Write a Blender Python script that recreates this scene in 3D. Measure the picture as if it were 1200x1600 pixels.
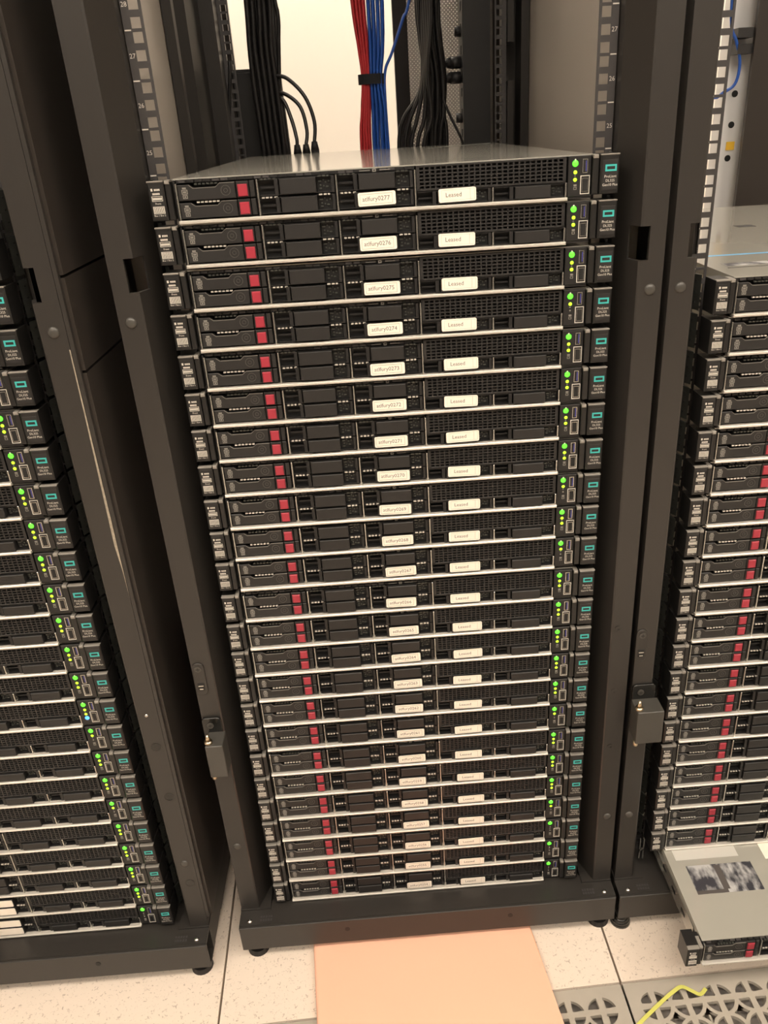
import bpy, bmesh, math, random
from mathutils import Vector, Matrix
random.seed(7)
S = bpy.context.scene
COL = S.collection
for o in list(bpy.data.objects):
    bpy.data.objects.remove(o)

MM = 0.001
FLOOR = -1145.0            # all measures below are millimetres from the top of rack unit 24 of the middle rack


def W(x, y, z):
    return Vector((x * MM, y * MM, (z - FLOOR) * MM))


# ------------------------------------------------------------------ camera
cam_d = bpy.data.cameras.new('camera')
cam = bpy.data.objects.new('camera', cam_d)
COL.objects.link(cam)
cam.location = W(-26.909, -904.892, 35.383)
cam.rotation_euler = (math.radians(63.4339), math.radians(3.0205), math.radians(-3.1435))
cam_d.sensor_fit = 'VERTICAL'
cam_d.sensor_height = 32.0
cam_d.lens = 32.0 * 1260.23 / 1600
cam_d.shift_x = -31.79 / 1600
cam_d.shift_y = 23.91 / 1600
cam_d.clip_start = 0.02
S.camera = cam

# ------------------------------------------------------------------ world, exposure
wd = bpy.data.worlds.new('world')
S.world = wd
wd.use_nodes = True
wd.node_tree.nodes['Background'].inputs[0].default_value = (1.0, 0.92, 0.84, 1)
wd.node_tree.nodes['Background'].inputs[1].default_value = 0.15
S.view_settings.view_transform = 'Standard'
S.view_settings.look = 'None'
S.view_settings.gamma = 1.0
S.view_settings.use_curve_mapping = False
S.view_settings.exposure = 0.08
LAMP_FRONT = 14.0
LAMP_REAR = 15.0
LAMP_COL = (1.0, 0.875, 0.735)


# ------------------------------------------------------------------ materials
def mat(name, col, rough=0.5, metal=0.0, emit=None, estr=0.0, noise=None, bump=None, spec=None, coat=None):
    m = bpy.data.materials.new(name)
    m.use_nodes = True
    nt = m.node_tree
    b = nt.nodes['Principled BSDF']
    b.inputs['Base Color'].default_value = (*col, 1)
    b.inputs['Roughness'].default_value = rough
    b.inputs['Metallic'].default_value = metal
    if spec is not None:
        b.inputs['Specular IOR Level'].default_value = spec
    if coat:
        b.inputs['Coat Weight'].default_value = coat
    if emit:
        b.inputs['Emission Color'].default_value = (*emit, 1)
        b.inputs['Emission Strength'].default_value = estr
    if noise or bump:
        tc = nt.nodes.new('ShaderNodeTexCoord')
        n = nt.nodes.new('ShaderNodeTexNoise')
        sc = (noise or bump)[0]
        n.inputs['Scale'].default_value = sc
        n.inputs['Detail'].default_value = 4
        nt.links.new(tc.outputs['Object'], n.inputs['Vector'])
        if noise:
            amt = noise[1]
            r = nt.nodes.new('ShaderNodeMapRange')
            r.inputs['To Min'].default_value = 1 - amt
            r.inputs['To Max'].default_value = 1 + amt
            nt.links.new(n.outputs['Fac'], r.inputs['Value'])
            mx = nt.nodes.new('ShaderNodeVectorMath')
            mx.operation = 'SCALE'
            mx.inputs[0].default_value = col
            nt.links.new(r.outputs['Result'], mx.inputs['Scale'])
            nt.links.new(mx.outputs['Vector'], b.inputs['Base Color'])
        if bump:
            bp = nt.nodes.new('ShaderNodeBump')
            bp.inputs['Strength'].default_value = bump[1]
            bp.inputs['Distance'].default_value = 0.0005
            nt.links.new(n.outputs['Fac'], bp.inputs['Height'])
            nt.links.new(bp.outputs['Normal'], b.inputs['Normal'])
    return m


M = {}
M['rack'] = mat('rack black powder coat', (0.026, 0.0235, 0.021), 0.40, bump=(900, 0.12))
M['panel'] = mat('side panel black paint', (0.034, 0.029, 0.025), 0.34, bump=(600, 0.06))
M['panelin'] = mat('inner panel painted reflection', (0.46, 0.41, 0.355), 0.34, spec=0.8)  # base lightened to carry the rear wall's reflection on the panels
M['rail'] = mat('rail grey black paint', (0.045, 0.042, 0.042), 0.5)
M['plastic'] = mat('server black plastic', (0.009, 0.0085, 0.0085), 0.5, noise=(60, 0.15))
M['plate'] = mat('blank plate plastic', (0.0135, 0.0128, 0.0125), 0.5)
M['ear'] = mat('ear black plastic', (0.011, 0.0105, 0.010), 0.40)
M['cap'] = mat('grey latch cap and ear glint', (0.24, 0.225, 0.20), 0.4)  # latch caps, and ear-top strips that paint in a ceiling glint
M['ringgrey'] = mat('dark ring', (0.075, 0.07, 0.065), 0.35)
M['dark'] = mat('dark cavity plastic', (0.006, 0.006, 0.006), 0.6)
M['strip'] = mat('bright zinc strip', (0.68, 0.65, 0.59), 0.34, 0.4)
M['edge'] = mat('painted edge glint', (0.16, 0.15, 0.135), 0.3)  # pale colour standing in for glints on the carrier chamfers
M['zinc'] = mat('galvanised steel', (0.50, 0.49, 0.45), 0.27, 0.85, noise=(14, 0.10))
M['lid'] = mat('zinc top cover', (0.41, 0.40, 0.355), 0.11, 0.2, noise=(9, 0.05))
M['bracket'] = mat('dull bracket steel', (0.10, 0.105, 0.095), 0.4, 0.7, noise=(120, 0.25))
M['red'] = mat('red latch plastic', (0.34, 0.026, 0.045), 0.45)
M['teal'] = mat('teal print', (0.045, 0.42, 0.40), 0.5)
M['print'] = mat('pale print', (0.62, 0.59, 0.53), 0.6)
M['dimprint'] = mat('grey print', (0.22, 0.21, 0.19), 0.6)
M['sticker'] = mat('sticker paper', (0.86, 0.79, 0.69), 0.6)
M['ink'] = mat('grey ink', (0.085, 0.075, 0.07), 0.7)
M['green'] = mat('green lamp', (0.02, 0.4, 0.01), 0.3, emit=(0.07, 1.0, 0.02), estr=3.2)
M['lime'] = mat('lime lamp', (0.2, 0.5, 0.01), 0.3, emit=(0.48, 1.0, 0.02), estr=2.4)
M['limeoff'] = mat('unlit lamp', (0.20, 0.19, 0.17), 0.4)
M['bluelamp'] = mat('blue lamp', (0.02, 0.1, 0.6), 0.3, emit=(0.05, 0.28, 1.0), estr=4.0)
M['usb'] = mat('usb tongue blue', (0.05, 0.05, 0.24), 0.4)
M['chrome'] = mat('chrome', (0.75, 0.73, 0.70), 0.12, 1.0)
M['brass'] = mat('brass pin', (0.75, 0.62, 0.45), 0.3, 1.0)
M['gloss'] = mat('gloss black hinge', (0.010, 0.010, 0.009), 0.18)
M['hinge'] = mat('hinge grey black', (0.055, 0.052, 0.046), 0.4)
M['rubber'] = mat('black rubber', (0.012, 0.011, 0.011), 0.55)
M['cablek'] = mat('black cable jacket', (0.010, 0.009, 0.009), 0.38)
M['cabler'] = mat('red cable jacket', (0.42, 0.022, 0.028), 0.42)
M['cableb'] = mat('blue cable jacket', (0.012, 0.075, 0.36), 0.42)
M['velcro'] = mat('hook and loop black', (0.012, 0.012, 0.014), 0.9)
M['carton'] = mat('peach card', (0.88, 0.49, 0.345), 0.75, noise=(3, 0.04))
M['cartonlow'] = mat('orange card', (0.80, 0.36, 0.19), 0.75)
M['yellow'] = mat('yellow strap', (0.60, 0.60, 0.14), 0.4)
M['yellowtag'] = mat('yellow tag', (0.9, 0.55, 0.05), 0.5)
M['wall'] = mat('white painted wall', (0.84, 0.80, 0.73), 0.8)
M['room'] = mat('aisle wall paint', (0.30, 0.28, 0.26), 0.8)
M['aisle'] = mat('darkened aisle wall', (0.05, 0.047, 0.043), 0.7)  # unseen wall behind the camera, darkened to cut reflected haze
M['ceil'] = mat('ceiling tile', (0.70, 0.68, 0.63), 0.85)
M['lampframe'] = mat('lamp frame', (0.7, 0.7, 0.7), 0.5)
M['lampf'] = mat('front lamp diffuser', (0.8, 0.8, 0.8), 0.5, emit=LAMP_COL, estr=LAMP_FRONT)
M['lampr'] = mat('rear lamp diffuser', (0.8, 0.8, 0.8), 0.5, emit=LAMP_COL, estr=LAMP_REAR)
M['sub'] = mat('subfloor', (0.16, 0.15, 0.14), 0.8, noise=(12, 0.3))
M['blueline'] = mat('blue label line', (0.10, 0.36, 0.62), 0.5)
M['silverpaper'] = mat('silver paper label', (0.55, 0.54, 0.50), 0.45)
M['dust'] = mat('scraped dusty paint', (0.30, 0.26, 0.20), 0.8, noise=(300, 0.5))


def floor_mat():
    m = bpy.data.materials.new('speckled tile laminate')
    m.use_nodes = True
    nt = m.node_tree
    b = nt.nodes['Principled BSDF']
    tc = nt.nodes.new('ShaderNodeTexCoord')
    n = nt.nodes.new('ShaderNodeTexNoise')
    n.inputs['Scale'].default_value = 190
    n.inputs['Detail'].default_value = 3
    n.inputs['Distortion'].default_value = 1.3
    nt.links.new(tc.outputs['Object'], n.inputs['Vector'])
    r = nt.nodes.new('ShaderNodeValToRGB')
    e = r.color_ramp.elements
    e[0].position = 0.30
    e[0].color = (0.46, 0.38, 0.31, 1)
    e[1].position = 0.40
    e[1].color = (0.76, 0.66, 0.56, 1)
    nt.links.new(n.outputs['Fac'], r.inputs['Fac'])
    nt.links.new(r.outputs['Color'], b.inputs['Base Color'])
    b.inputs['Roughness'].default_value = 0.38
    return m


M['tile'] = floor_mat()
M['grate'] = mat('perforated tile grey', (0.40, 0.365, 0.31), 0.5, noise=(22, 0.12))


M['damper'] = mat('damper grey', (0.26, 0.235, 0.215), 0.6, noise=(9, 0.25))


def perf_mat():
    m = bpy.data.materials.new('perforated door sheet')
    m.use_nodes = True
    nt = m.node_tree
    b = nt.nodes['Principled BSDF']
    b.inputs['Base Color'].default_value = (0.45, 0.42, 0.38, 1)
    tc = nt.nodes.new('ShaderNodeTexCoord')
    v = nt.nodes.new('ShaderNodeTexVoronoi')
    v.inputs['Scale'].default_value = 190
    v.inputs['Randomness'].default_value = 0.0
    mp = nt.nodes.new('ShaderNodeMapping')
    mp.inputs['Rotation'].default_value = (0, math.radians(45), 0)
    nt.links.new(tc.outputs['Object'], mp.inputs['Vector'])
    nt.links.new(mp.outputs['Vector'], v.inputs['Vector'])
    g = nt.nodes.new('ShaderNodeMath')
    g.operation = 'GREATER_THAN'
    g.inputs[1].default_value = 0.44
    nt.links.new(v.outputs['Distance'], g.inputs[0])
    nt.links.new(g.outputs[0], b.inputs['Alpha'])
    return m


M['perf'] = perf_mat()


def label_mat():
    """printed service label: blocky dark and light figures on a grey ground"""
    m = bpy.data.materials.new('printed service label')
    m.use_nodes = True
    nt = m.node_tree
    b = nt.nodes['Principled BSDF']
    tc = nt.nodes.new('ShaderNodeTexCoord')
    mp = nt.nodes.new('ShaderNodeMapping')
    mp.inputs['Scale'].default_value = (60, 26, 1)
    n = nt.nodes.new('ShaderNodeTexNoise')
    n.inputs['Scale'].default_value = 1.0
    n.inputs['Detail'].default_value = 5
    nt.links.new(tc.outputs['Object'], mp.inputs['Vector'])
    nt.links.new(mp.outputs['Vector'], n.inputs['Vector'])
    r = nt.nodes.new('ShaderNodeValToRGB')
    e = r.color_ramp.elements
    e[0].position = 0.42
    e[0].color = (0.04, 0.04, 0.05, 1)
    e[1].position = 0.58
    e[1].color = (0.45, 0.45, 0.45, 1)
    nt.links.new(n.outputs['Fac'], r.inputs['Fac'])
    nt.links.new(r.outputs['Color'], b.inputs['Base Color'])
    b.inputs['Roughness'].default_value = 0.4
    return m


M['service'] = label_mat()


# ------------------------------------------------------------------ mesh helpers
class MB:
    """collects shapes in millimetres, then makes one mesh"""

    def __init__(s):
        s.v = []
        s.f = []
        s.m = []
        s.cur = 0

    def poly(s, pts):
        i = len(s.v)
        s.v += [tuple(p) for p in pts]
        s.f.append(tuple(range(i, i + len(pts))))
        s.m.append(s.cur)

    def add(s, vs, fs):
        i = len(s.v)
        s.v += [tuple(p) for p in vs]
        for f in fs:
            s.f.append(tuple(i + k for k in f))
            s.m.append(s.cur)
        return s

    def box(s, x0, x1, y0, y1, z0, z1):
        vs = [(x0, y0, z0), (x1, y0, z0), (x1, y1, z0), (x0, y1, z0), (x0, y0, z1), (x1, y0, z1), (x1, y1, z1), (x0, y1, z1)]
        fs = [(0, 3, 2, 1), (4, 5, 6, 7), (0, 1, 5, 4), (1, 2, 6, 5), (2, 3, 7, 6), (3, 0, 4, 7)]
        return s.add(vs, fs)

    def prism_y(s, pts, y0, y1, bev=0.0):
        """outline pts (x,z) counter-clockwise seen from the front (-y); front at y0; bev chamfers the front edge"""
        n = len(pts)
        rings = []
        if bev > 0:
            rings.append((offset(pts, -bev), y0))
            rings.append((pts, y0 + bev))
        else:
            rings.append((pts, y0))
        rings.append((pts, y1))
        vs = []
        for r, y in rings:
            vs += [(p[0], y, p[1]) for p in r]
        fs = [tuple(range(n))]
        for k in range(len(rings) - 1):
            for i in range(n):
                j = (i + 1) % n
                fs.append((k * n + i, (k + 1) * n + i, (k + 1) * n + j, k * n + j))
        b = (len(rings) - 1) * n
        fs.append(tuple(b + i for i in reversed(range(n))))
        return s.add(vs, fs)

    def cbox(s, x0, x1, y0, y1, z0, z1, b):
        return s.prism_y([(x0, z0), (x1, z0), (x1, z1), (x0, z1)], y0, y1, b)

    def prism_z(s, pts, z0, z1):
        n = len(pts)
        vs = [(p[0], p[1], z0) for p in pts] + [(p[0], p[1], z1) for p in pts]
        fs = [tuple(reversed(range(n))), tuple(range(n, 2 * n))]
        for i in range(n):
            j = (i + 1) % n
            fs.append((i, j, n + j, n + i))
        return s.add(vs, fs)

    def cyl(s, c, r, h, axis='y', n=16, r2=None):
        r2 = r if r2 is None else r2
        vs = []
        for k, (rr, t) in enumerate(((r, 0), (r2, h))):
            for i in range(n):
                a = 2 * math.pi * i / n
                p, q = rr * math.cos(a), rr * math.sin(a)
                if axis == 'y':
                    vs.append((c[0] + p, c[1] + t, c[2] + q))
                elif axis == 'z':
                    vs.append((c[0] + p, c[1] + q, c[2] + t))
                else:
                    vs.append((c[0] + t, c[1] + p, c[2] + q))
        fs = [tuple(range(n)), tuple(reversed(range(n, 2 * n)))]
        for i in range(n):
            j = (i + 1) % n
            fs.append((i, n + i, n + j, j))
        return s.add(vs, fs)

    def dome(s, c, r, h, n=16, m=5):
        """rivet head bulging towards -y"""
        vs = [(c[0], c[1] - h, c[2])]
        for k in range(1, m + 1):
            t = k / m * math.pi / 2
            for i in range(n):
                a = 2 * math.pi * i / n
                vs.append((c[0] + r * math.sin(t) * math.cos(a), c[1] - h * math.cos(t), c[2] + r * math.sin(t) * math.sin(a)))
        fs = [(0, 1 + i, 1 + (i + 1) % n) for i in range(n)]
        for k in range(m - 1):
            for i in range(n):
                a = 1 + k * n + i
                b = 1 + k * n + (i + 1) % n
                fs.append((a, a + n, b + n, b))
        return s.add(vs, fs)

    def ring(s, c, r0, r1, y0, y1, n=20):
        vs = []
        for r, y in ((r0, y1), (r0, y0), (r1, y0), (r1, y1)):
            for i in range(n):
                a = 2 * math.pi * i / n
                vs.append((c[0] + r * math.cos(a), y, c[1] + r * math.sin(a)))
        fs = []
        for k in range(3):
            for i in range(n):
                j = (i + 1) % n
                fs.append((k * n + i, (k + 1) * n + i, (k + 1) * n + j, k * n + j))
        return s.add(vs, fs)

    def frame(s, x0, x1, z0, z1, t, y0, y1):
        s.box(x0, x1, y0, y1, z0, z0 + t)
        s.box(x0, x1, y0, y1, z1 - t, z1)
        s.box(x0, x0 + t, y0, y1, z0 + t, z1 - t)
        s.box(x1 - t, x1, y0, y1, z0 + t, z1 - t)
        return s

    def mesh(s, name, mats, smooth=False):
        me = bpy.data.meshes.new(name)
        me.from_pydata([(a * MM, b * MM, c * MM) for a, b, c in s.v], [], s.f)
        for k in (mats if isinstance(mats, (list, tuple)) else [mats]):
            me.materials.append(M[k])
        for p, mi in zip(me.polygons, s.m):
            p.material_index = mi
        bm = bmesh.new()
        bm.from_mesh(me)
        bmesh.ops.recalc_face_normals(bm, faces=bm.faces)
        bm.to_mesh(me)
        bm.free()
        if smooth:
            for p in me.polygons:
                p.use_smooth = True
        me.update()
        return me


def offset(pts, d):
    """offset a closed outline outward by d (negative shrinks); works for either winding"""
    n = len(pts)
    area = sum(pts[i][0] * pts[(i + 1) % n][1] - pts[(i + 1) % n][0] * pts[i][1] for i in range(n))
    sg = 1 if area > 0 else -1
    out = []
    for i in range(n):
        p0, p1, p2 = Vector(pts[i - 1]), Vector(pts[i]), Vector(pts[(i + 1) % n])
        e1 = (p1 - p0).normalized()
        e2 = (p2 - p1).normalized()
        n1 = Vector((e1.y, -e1.x)) * sg
        n2 = Vector((e2.y, -e2.x)) * sg
        b = n1 + n2
        b = b / max(0.3, (1 + n1.dot(n2)))
        out.append((p1.x + b.x * d, p1.y + b.y * d))
    return out


def rrect(x0, x1, z0, z1, r, n=4):
    pts = []
    for cx, cz, a0 in ((x1 - r, z0 + r, -90), (x1 - r, z1 - r, 0), (x0 + r, z1 - r, 90), (x0 + r, z0 + r, 180)):
        for k in range(n + 1):
            a = math.radians(a0 + 90 * k / n)
            pts.append((cx + r * math.cos(a), cz + r * math.sin(a)))
    return pts


def obj(name, me, parent=None, loc=None, label=None, cat=None, group=None, kind=None, rot=None):
    o = bpy.data.objects.new(name, me)
    COL.objects.link(o)
    if parent:
        o.parent = parent
    if loc is not None:
        o.location = loc
    if rot is not None:
        o.rotation_euler = rot
    if label:
        o['label'] = label
    if cat:
        o['category'] = cat
    if group:
        o['group'] = group
    if kind:
        o['kind'] = kind
    return o


_txt = {}


def text_mesh(body, size, material, align='CENTER'):
    """text in the x-z plane facing -y, as a flat mesh"""
    key = (body, size, material, align)
    if key in _txt:
        return _txt[key]
    cu = bpy.data.curves.new('text', 'FONT')
    cu.body = body
    cu.size = size * MM
    cu.align_x = align
    cu.align_y = 'CENTER'
    cu.resolution_u = 2
    cu.space_line = 0.85
    o = bpy.data.objects.new('text', cu)
    COL.objects.link(o)
    dg = bpy.context.evaluated_depsgraph_get()
    dg.update()
    me = bpy.data.meshes.new_from_object(o.evaluated_get(dg))
    bpy.data.objects.remove(o)
    bpy.data.curves.remove(cu)
    me.transform(Matrix.Rotation(math.radians(90), 4, 'X'))
    me.materials.clear()
    me.materials.append(M[material])
    _txt[key] = me
    return me


def tube_mesh(name, pts, r, material, n=8, sub=6):
    """round cable through the points (mm), Catmull-Rom smoothed"""
    P = [Vector(p) for p in pts]
    Q = []
    for i in range(len(P) - 1):
        p0 = P[max(i - 1, 0)]
        p1, p2 = P[i], P[i + 1]
        p3 = P[min(i + 2, len(P) - 1)]
        for k in range(sub):
            t = k / sub
            Q.append(0.5 * ((2 * p1) + (p2 - p0) * t + (2 * p0 - 5 * p1 + 4 * p2 - p3) * t * t + (3 * p1 - p0 - 3 * p2 + p3) * t ** 3))
    Q.append(P[-1])
    b = MB()
    vs = []
    up = Vector((0, 1, 0))
    for i, q in enumerate(Q):
        d = (Q[min(i + 1, len(Q) - 1)] - Q[max(i - 1, 0)]).normalized()
        u = up - d * up.dot(d)
        if u.length < 1e-3:
            u = Vector((1, 0, 0)) - d * d.x
        u.normalize()
        up = u
        w = d.cross(u)
        for k in range(n):
            a = 2 * math.pi * k / n
            vs.append(q + (u * math.cos(a) + w * math.sin(a)) * r)
    fs = []
    for i in range(len(Q) - 1):
        for k in range(n):
            j = (k + 1) % n
            fs.append((i * n + k, i * n + j, (i + 1) * n + j, (i + 1) * n + k))
    fs.append(tuple(reversed(range(n))))
    fs.append(tuple(range((len(Q) - 1) * n, len(Q) * n)))
    b.add(vs, fs)
    return b.mesh(name, material, smooth=True)


def boolean_cut(me, boxes):
    """cut boxes (mm) out of a mesh and return the result"""
    o = bpy.data.objects.new('cut', me)
    COL.objects.link(o)
    cut = []
    for bx in boxes:
        c = bpy.data.objects.new('cutter', MB().box(*bx).mesh('cutter', 'dark'))
        COL.objects.link(c)
        md = o.modifiers.new('cut', 'BOOLEAN')
        md.object = c
        md.operation = 'DIFFERENCE'
        md.solver = 'EXACT'
        cut.append(c)
    dg = bpy.context.evaluated_depsgraph_get()
    dg.update()
    r = bpy.data.meshes.new_from_object(o.evaluated_get(dg))
    for c in cut + [o]:
        bpy.data.objects.remove(c)
    return r


ORD = ['first', 'second', 'third', 'fourth', 'fifth', 'sixth', 'seventh', 'eighth', 'ninth', 'tenth', 'eleventh', 'twelfth', 'thirteenth',
       'fourteenth', 'fifteenth', 'sixteenth', 'seventeenth', 'eighteenth', 'nineteenth', 'twentieth', 'twenty-first', 'twenty-second']

# ================================================================== the room
RX0, RX1, RY0, RY1, RZ = -2600.0, 3200.0, -3000.0, 2300.0, 1650.0
TROT = math.radians(1.7)
floor_me = MB()
floor_me.box(RX0, RX1, RY0, RY1, FLOOR - 330, FLOOR - 300)
floor = obj('floor', None, kind='structure')
floor.location = (0, 0, 0)
sub = obj('subfloor', MB().box(RX0 - 200, RX1 + 200, RY0 - 200, RY1 + 200, -330, -300).mesh('subfloor', 'sub'), floor)
TP = 607.0
TX0, TY0 = 282.0, -136.0          # a corner where four tiles meet
tile_me = MB().box(1.7, TP - 1.7, 1.7, TP - 1.7, -32, 0).mesh('floor_tile', 'tile')


def perforated_tile_mesh():
    cu = bpy.data.curves.new('grate', 'CURVE')
    cu.dimensions = '2D'
    cu.fill_mode = 'BOTH'
    cu.extrude = 3 * MM

    def loop(pts):
        sp = cu.splines.new('POLY')
        sp.points.add(len(pts) - 1)
        for p, q in zip(sp.points, pts):
            p.co = (q[0] * MM, q[1] * MM, 0, 1)
        sp.use_cyclic_u = True

    loop([(1.7, 1.7), (TP - 1.7, 1.7), (TP - 1.7, TP - 1.7), (1.7, TP - 1.7)])
    n = 12
    pitch = 48.0
    m0 = (TP - (n - 1) * pitch) / 2
    R, g = 21.5, 3.9
    for i in range(n):
        for j in range(n):
            cx, cy = m0 + i * pitch, m0 + j * pitch
            for sx in (-1, 1):
                for sy in (-1, 1):
                    pts = [(g + 1.2, g), (g, g + 1.2)]
                    a0 = math.asin((g + .8) / R)
                    for k in range(6):
                        a = math.pi / 2 - a0 - (math.pi / 2 - 2 * a0) * k / 5
                        pts.append((R * math.cos(a), R * math.sin(a)))
                    loop([(cx + sx * p, cy + sy * q) for p, q in pts])
            if i < n - 1 and j < n - 1:
                qx, qy = cx + pitch / 2, cy + pitch / 2
                d = pitch / 2
                pts = []
                for k in range(4):
                    a = math.radians(45 + 90 * k)
                    ox, oy = math.sqrt(2) * d * math.cos(a), math.sqrt(2) * d * math.sin(a)
                    for t in (-19, 0, 19):
                        b = a + math.pi - math.radians(t)
                        pts.append((qx + ox + (R + 5.5) * math.cos(b), qy + oy + (R + 5.5) * math.sin(b)))
                loop(pts)
    o = bpy.data.objects.new('grate', cu)
    COL.objects.link(o)
    dg = bpy.context.evaluated_depsgraph_get()
    dg.update()
    me = bpy.data.meshes.new_from_object(o.evaluated_get(dg))
    bpy.data.objects.remove(o)
    me.materials.clear()
    me.materials.append(M['grate'])
    me.transform(Matrix.Translation((0, 0, -3 * MM)))
    return me


grate_me = perforated_tile_mesh()
rib_b = MB()
for k in range(7):
    rib_b.box(20 + k * 92, 23 + k * 92, 8, TP - 8, -22.5, -7)
for k in range(4):
    rib_b.box(8, TP - 8, 20 + k * 184, 23 + k * 184, -22.5, -9)
rib_me = rib_b.mesh('support_rib', 'grate')
damper_me = MB().box(6, TP - 6, 6, TP - 6, -26, -23).mesh('damper_plate', 'damper')
for i in range(-5, 5):
    for j in range(-5, 4):
        px = TX0 + math.cos(TROT) * i * TP - math.sin(TROT) * j * TP
        py = TY0 + math.sin(TROT) * i * TP + math.cos(TROT) * j * TP
        if px < RX0 - 500 or px > RX1 or py < RY0 - 500 or py > RY1:
            continue
        perf = (j == -1 and i in (-1, 0, 1))
        t = obj('perforated_tile' if perf else 'floor_tile', grate_me if perf else tile_me, floor, (px * MM, py * MM, 0), rot=(0, 0, TROT))
        if perf:
            obj('support_rib', rib_me, t)
            obj('damper_plate', damper_me, t)

obj('wall_back', MB().box(RX0, RX1, RY1, RY1 + 60, FLOOR, RZ).mesh('wall_back', 'wall'), loc=W(0, 0, 0), kind='structure')
obj('wall_front', MB().box(RX0, RX1, RY0 - 60, RY0, FLOOR, RZ).mesh('wall_front', 'aisle'), loc=W(0, 0, 0), kind='structure')
obj('wall_left', MB().box(RX0 - 60, RX0, RY0, RY1, FLOOR, RZ).mesh('wall_left', 'room'), loc=W(0, 0, 0), kind='structure')
obj('wall_right', MB().box(RX1, RX1 + 60, RY0, RY1, FLOOR, RZ).mesh('wall_right', 'room'), loc=W(0, 0, 0), kind='structure')
obj('ceiling', MB().box(RX0, RX1, RY0, RY1, RZ, RZ + 40).mesh('ceiling', 'ceil'), loc=W(0, 0, 0), kind='structure')

frame_me = MB()
frame_me.box(-620, 620, -320, 320, 20, 34)
frame_me.box(-620, -600, -320, 320, 0, 20)
frame_me.box(600, 620, -320, 320, 0, 20)
frame_me.box(-600, 600, -320, -300, 0, 20)
frame_me.box(-600, 600, 300, 320, 0, 20)
frame_me = frame_me.mesh('lamp_frame', 'lampframe')
diff_f = MB().box(-598, 598, -298, 298, 6, 12).mesh('lamp_diffuser', 'lampf')
diff_r = MB().box(-598, 598, -298, 298, 6, 12).mesh('lamp_diffuser', 'lampr')
for (x, y, fr) in ((-1300, -1150, 1), (300, -1150, 1), (1900, -1150, 1), (-1300, -2250, 1), (300, -2250, 1), (1900, -2250, 1), (-1000, 1750, 0), (400, 1750, 0), (1800, 1750, 0)):
    t = obj('ceiling_light', None, None, W(x, y, RZ - 36),
            'flat ceiling light panel over the aisle in front of the racks' if fr else 'flat ceiling light panel over the aisle behind the racks', 'ceiling light',
            'front aisle ceiling lights' if fr else 'rear aisle ceiling lights')
    obj('lamp_frame', frame_me, t)
    obj('lamp_diffuser', diff_f if fr else diff_r, t)

# ================================================================== racks
TOPZ = 880.0            # top of the cabinets
U = 44.45


def upright_mesh(side):
    """front post of a cabinet, side -1 = left; rack-centred x, slot cut through the bend"""
    s = side
    pts = [(296, -12), (270, -12), (268, -11), (251, 34), (251, 70), (255, 70), (255, 36), (271.5, -7), (292, -7), (292, 70), (296, 70)]
    pts = [(s * x, y) for x, y in pts]
    b = MB().prism_z(pts, -1069, TOPZ)
    me = b.mesh('upright', 'rack')
    xs = sorted((s * 278.5, s * 261))
    return boolean_cut(me, [(xs[0], xs[1], -30, 12, -110, -75)])


def rail_mesh(side, y0=51.0, sx=1.0):
    """mounting rail with square holes; face towards the front"""
    s = side
    b = MB()
    xi, h0, h1, xo = 229.5, 232.2, 242.2, 250.0
    t = 2.0
    z0, z1 = -24 * U, 19 * U
    hs = []
    for n in range(-24, 19):
        for c in (6.35, 22.225, 38.1):
            hs.append(n * U + c)
    hs.sort()

    def bx(xa, xb, za, zb):
        xa, xb = sorted((s * xa, s * xb))
        b.box(xa, xb, y0, y0 + t, za, zb)
    bx(xi, h0, z0, z1)
    bx(h1, xo, z0, z1)
    prev = z0
    for h in hs:
        bx(h0, h1, prev, h - 4.9)
        prev = h + 4.9
    bx(h0, h1, prev, z1)
    xa, xb = sorted((s * xo, s * (xo - t)))
    b.box(xa, xb, y0 + t, y0 + 22, z0, z1)
    return b.mesh('mounting_rail', 'rail')


up_me = {s: upright_mesh(s) for s in (-1, 1)}
rail_me = {s: rail_mesh(s) for s in (-1, 1)}
rear_rail_me = {s: rail_mesh(s, 738.0) for s in (-1, 1)}
rivet_me = MB().dome((0, 0, 0), 6.2, 3.0).mesh('rivet', 'hinge', True)
screw_me = MB()
screw_me.dome((0, 0, 0), 4.2, 3.0)
screw_me = screw_me.mesh('screw', 'chrome', True)


def cross_screw():
    b = MB()
    b.cyl((0, -1.6, 0), 4.6, 1.6, 'y', 18)
    b.cur = 1
    b.box(-2.6, 2.6, -1.9, -1.5, -0.5, 0.5)
    b.box(-0.5, 0.5, -1.9, -1.5, -2.6, 2.6)
    return b.mesh('screw', ['hinge', 'dark'])


cross_me = cross_screw()


def base_mesh():
    b = MB()
    # front beam: ledge on top with a lip, vertical face, bottom return
    b.prism_y([(-297, -1122), (297, -1122), (297, -1072), (-297, -1072)], -45, -41, 1.0)
    b.box(-297, 297, -41, 2, -1074, -1071)
    b.box(-297, 297, -41, 0, -1122, -1119)
    b.box(-297, -250, -14, 60, -1119, -1068)
    b.box(250, 297, -14, 60, -1119, -1068)
    b.box(-250, 250, -2, 1, -1076, -1072.5)
    return b.mesh('base_beam', 'rack')


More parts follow.
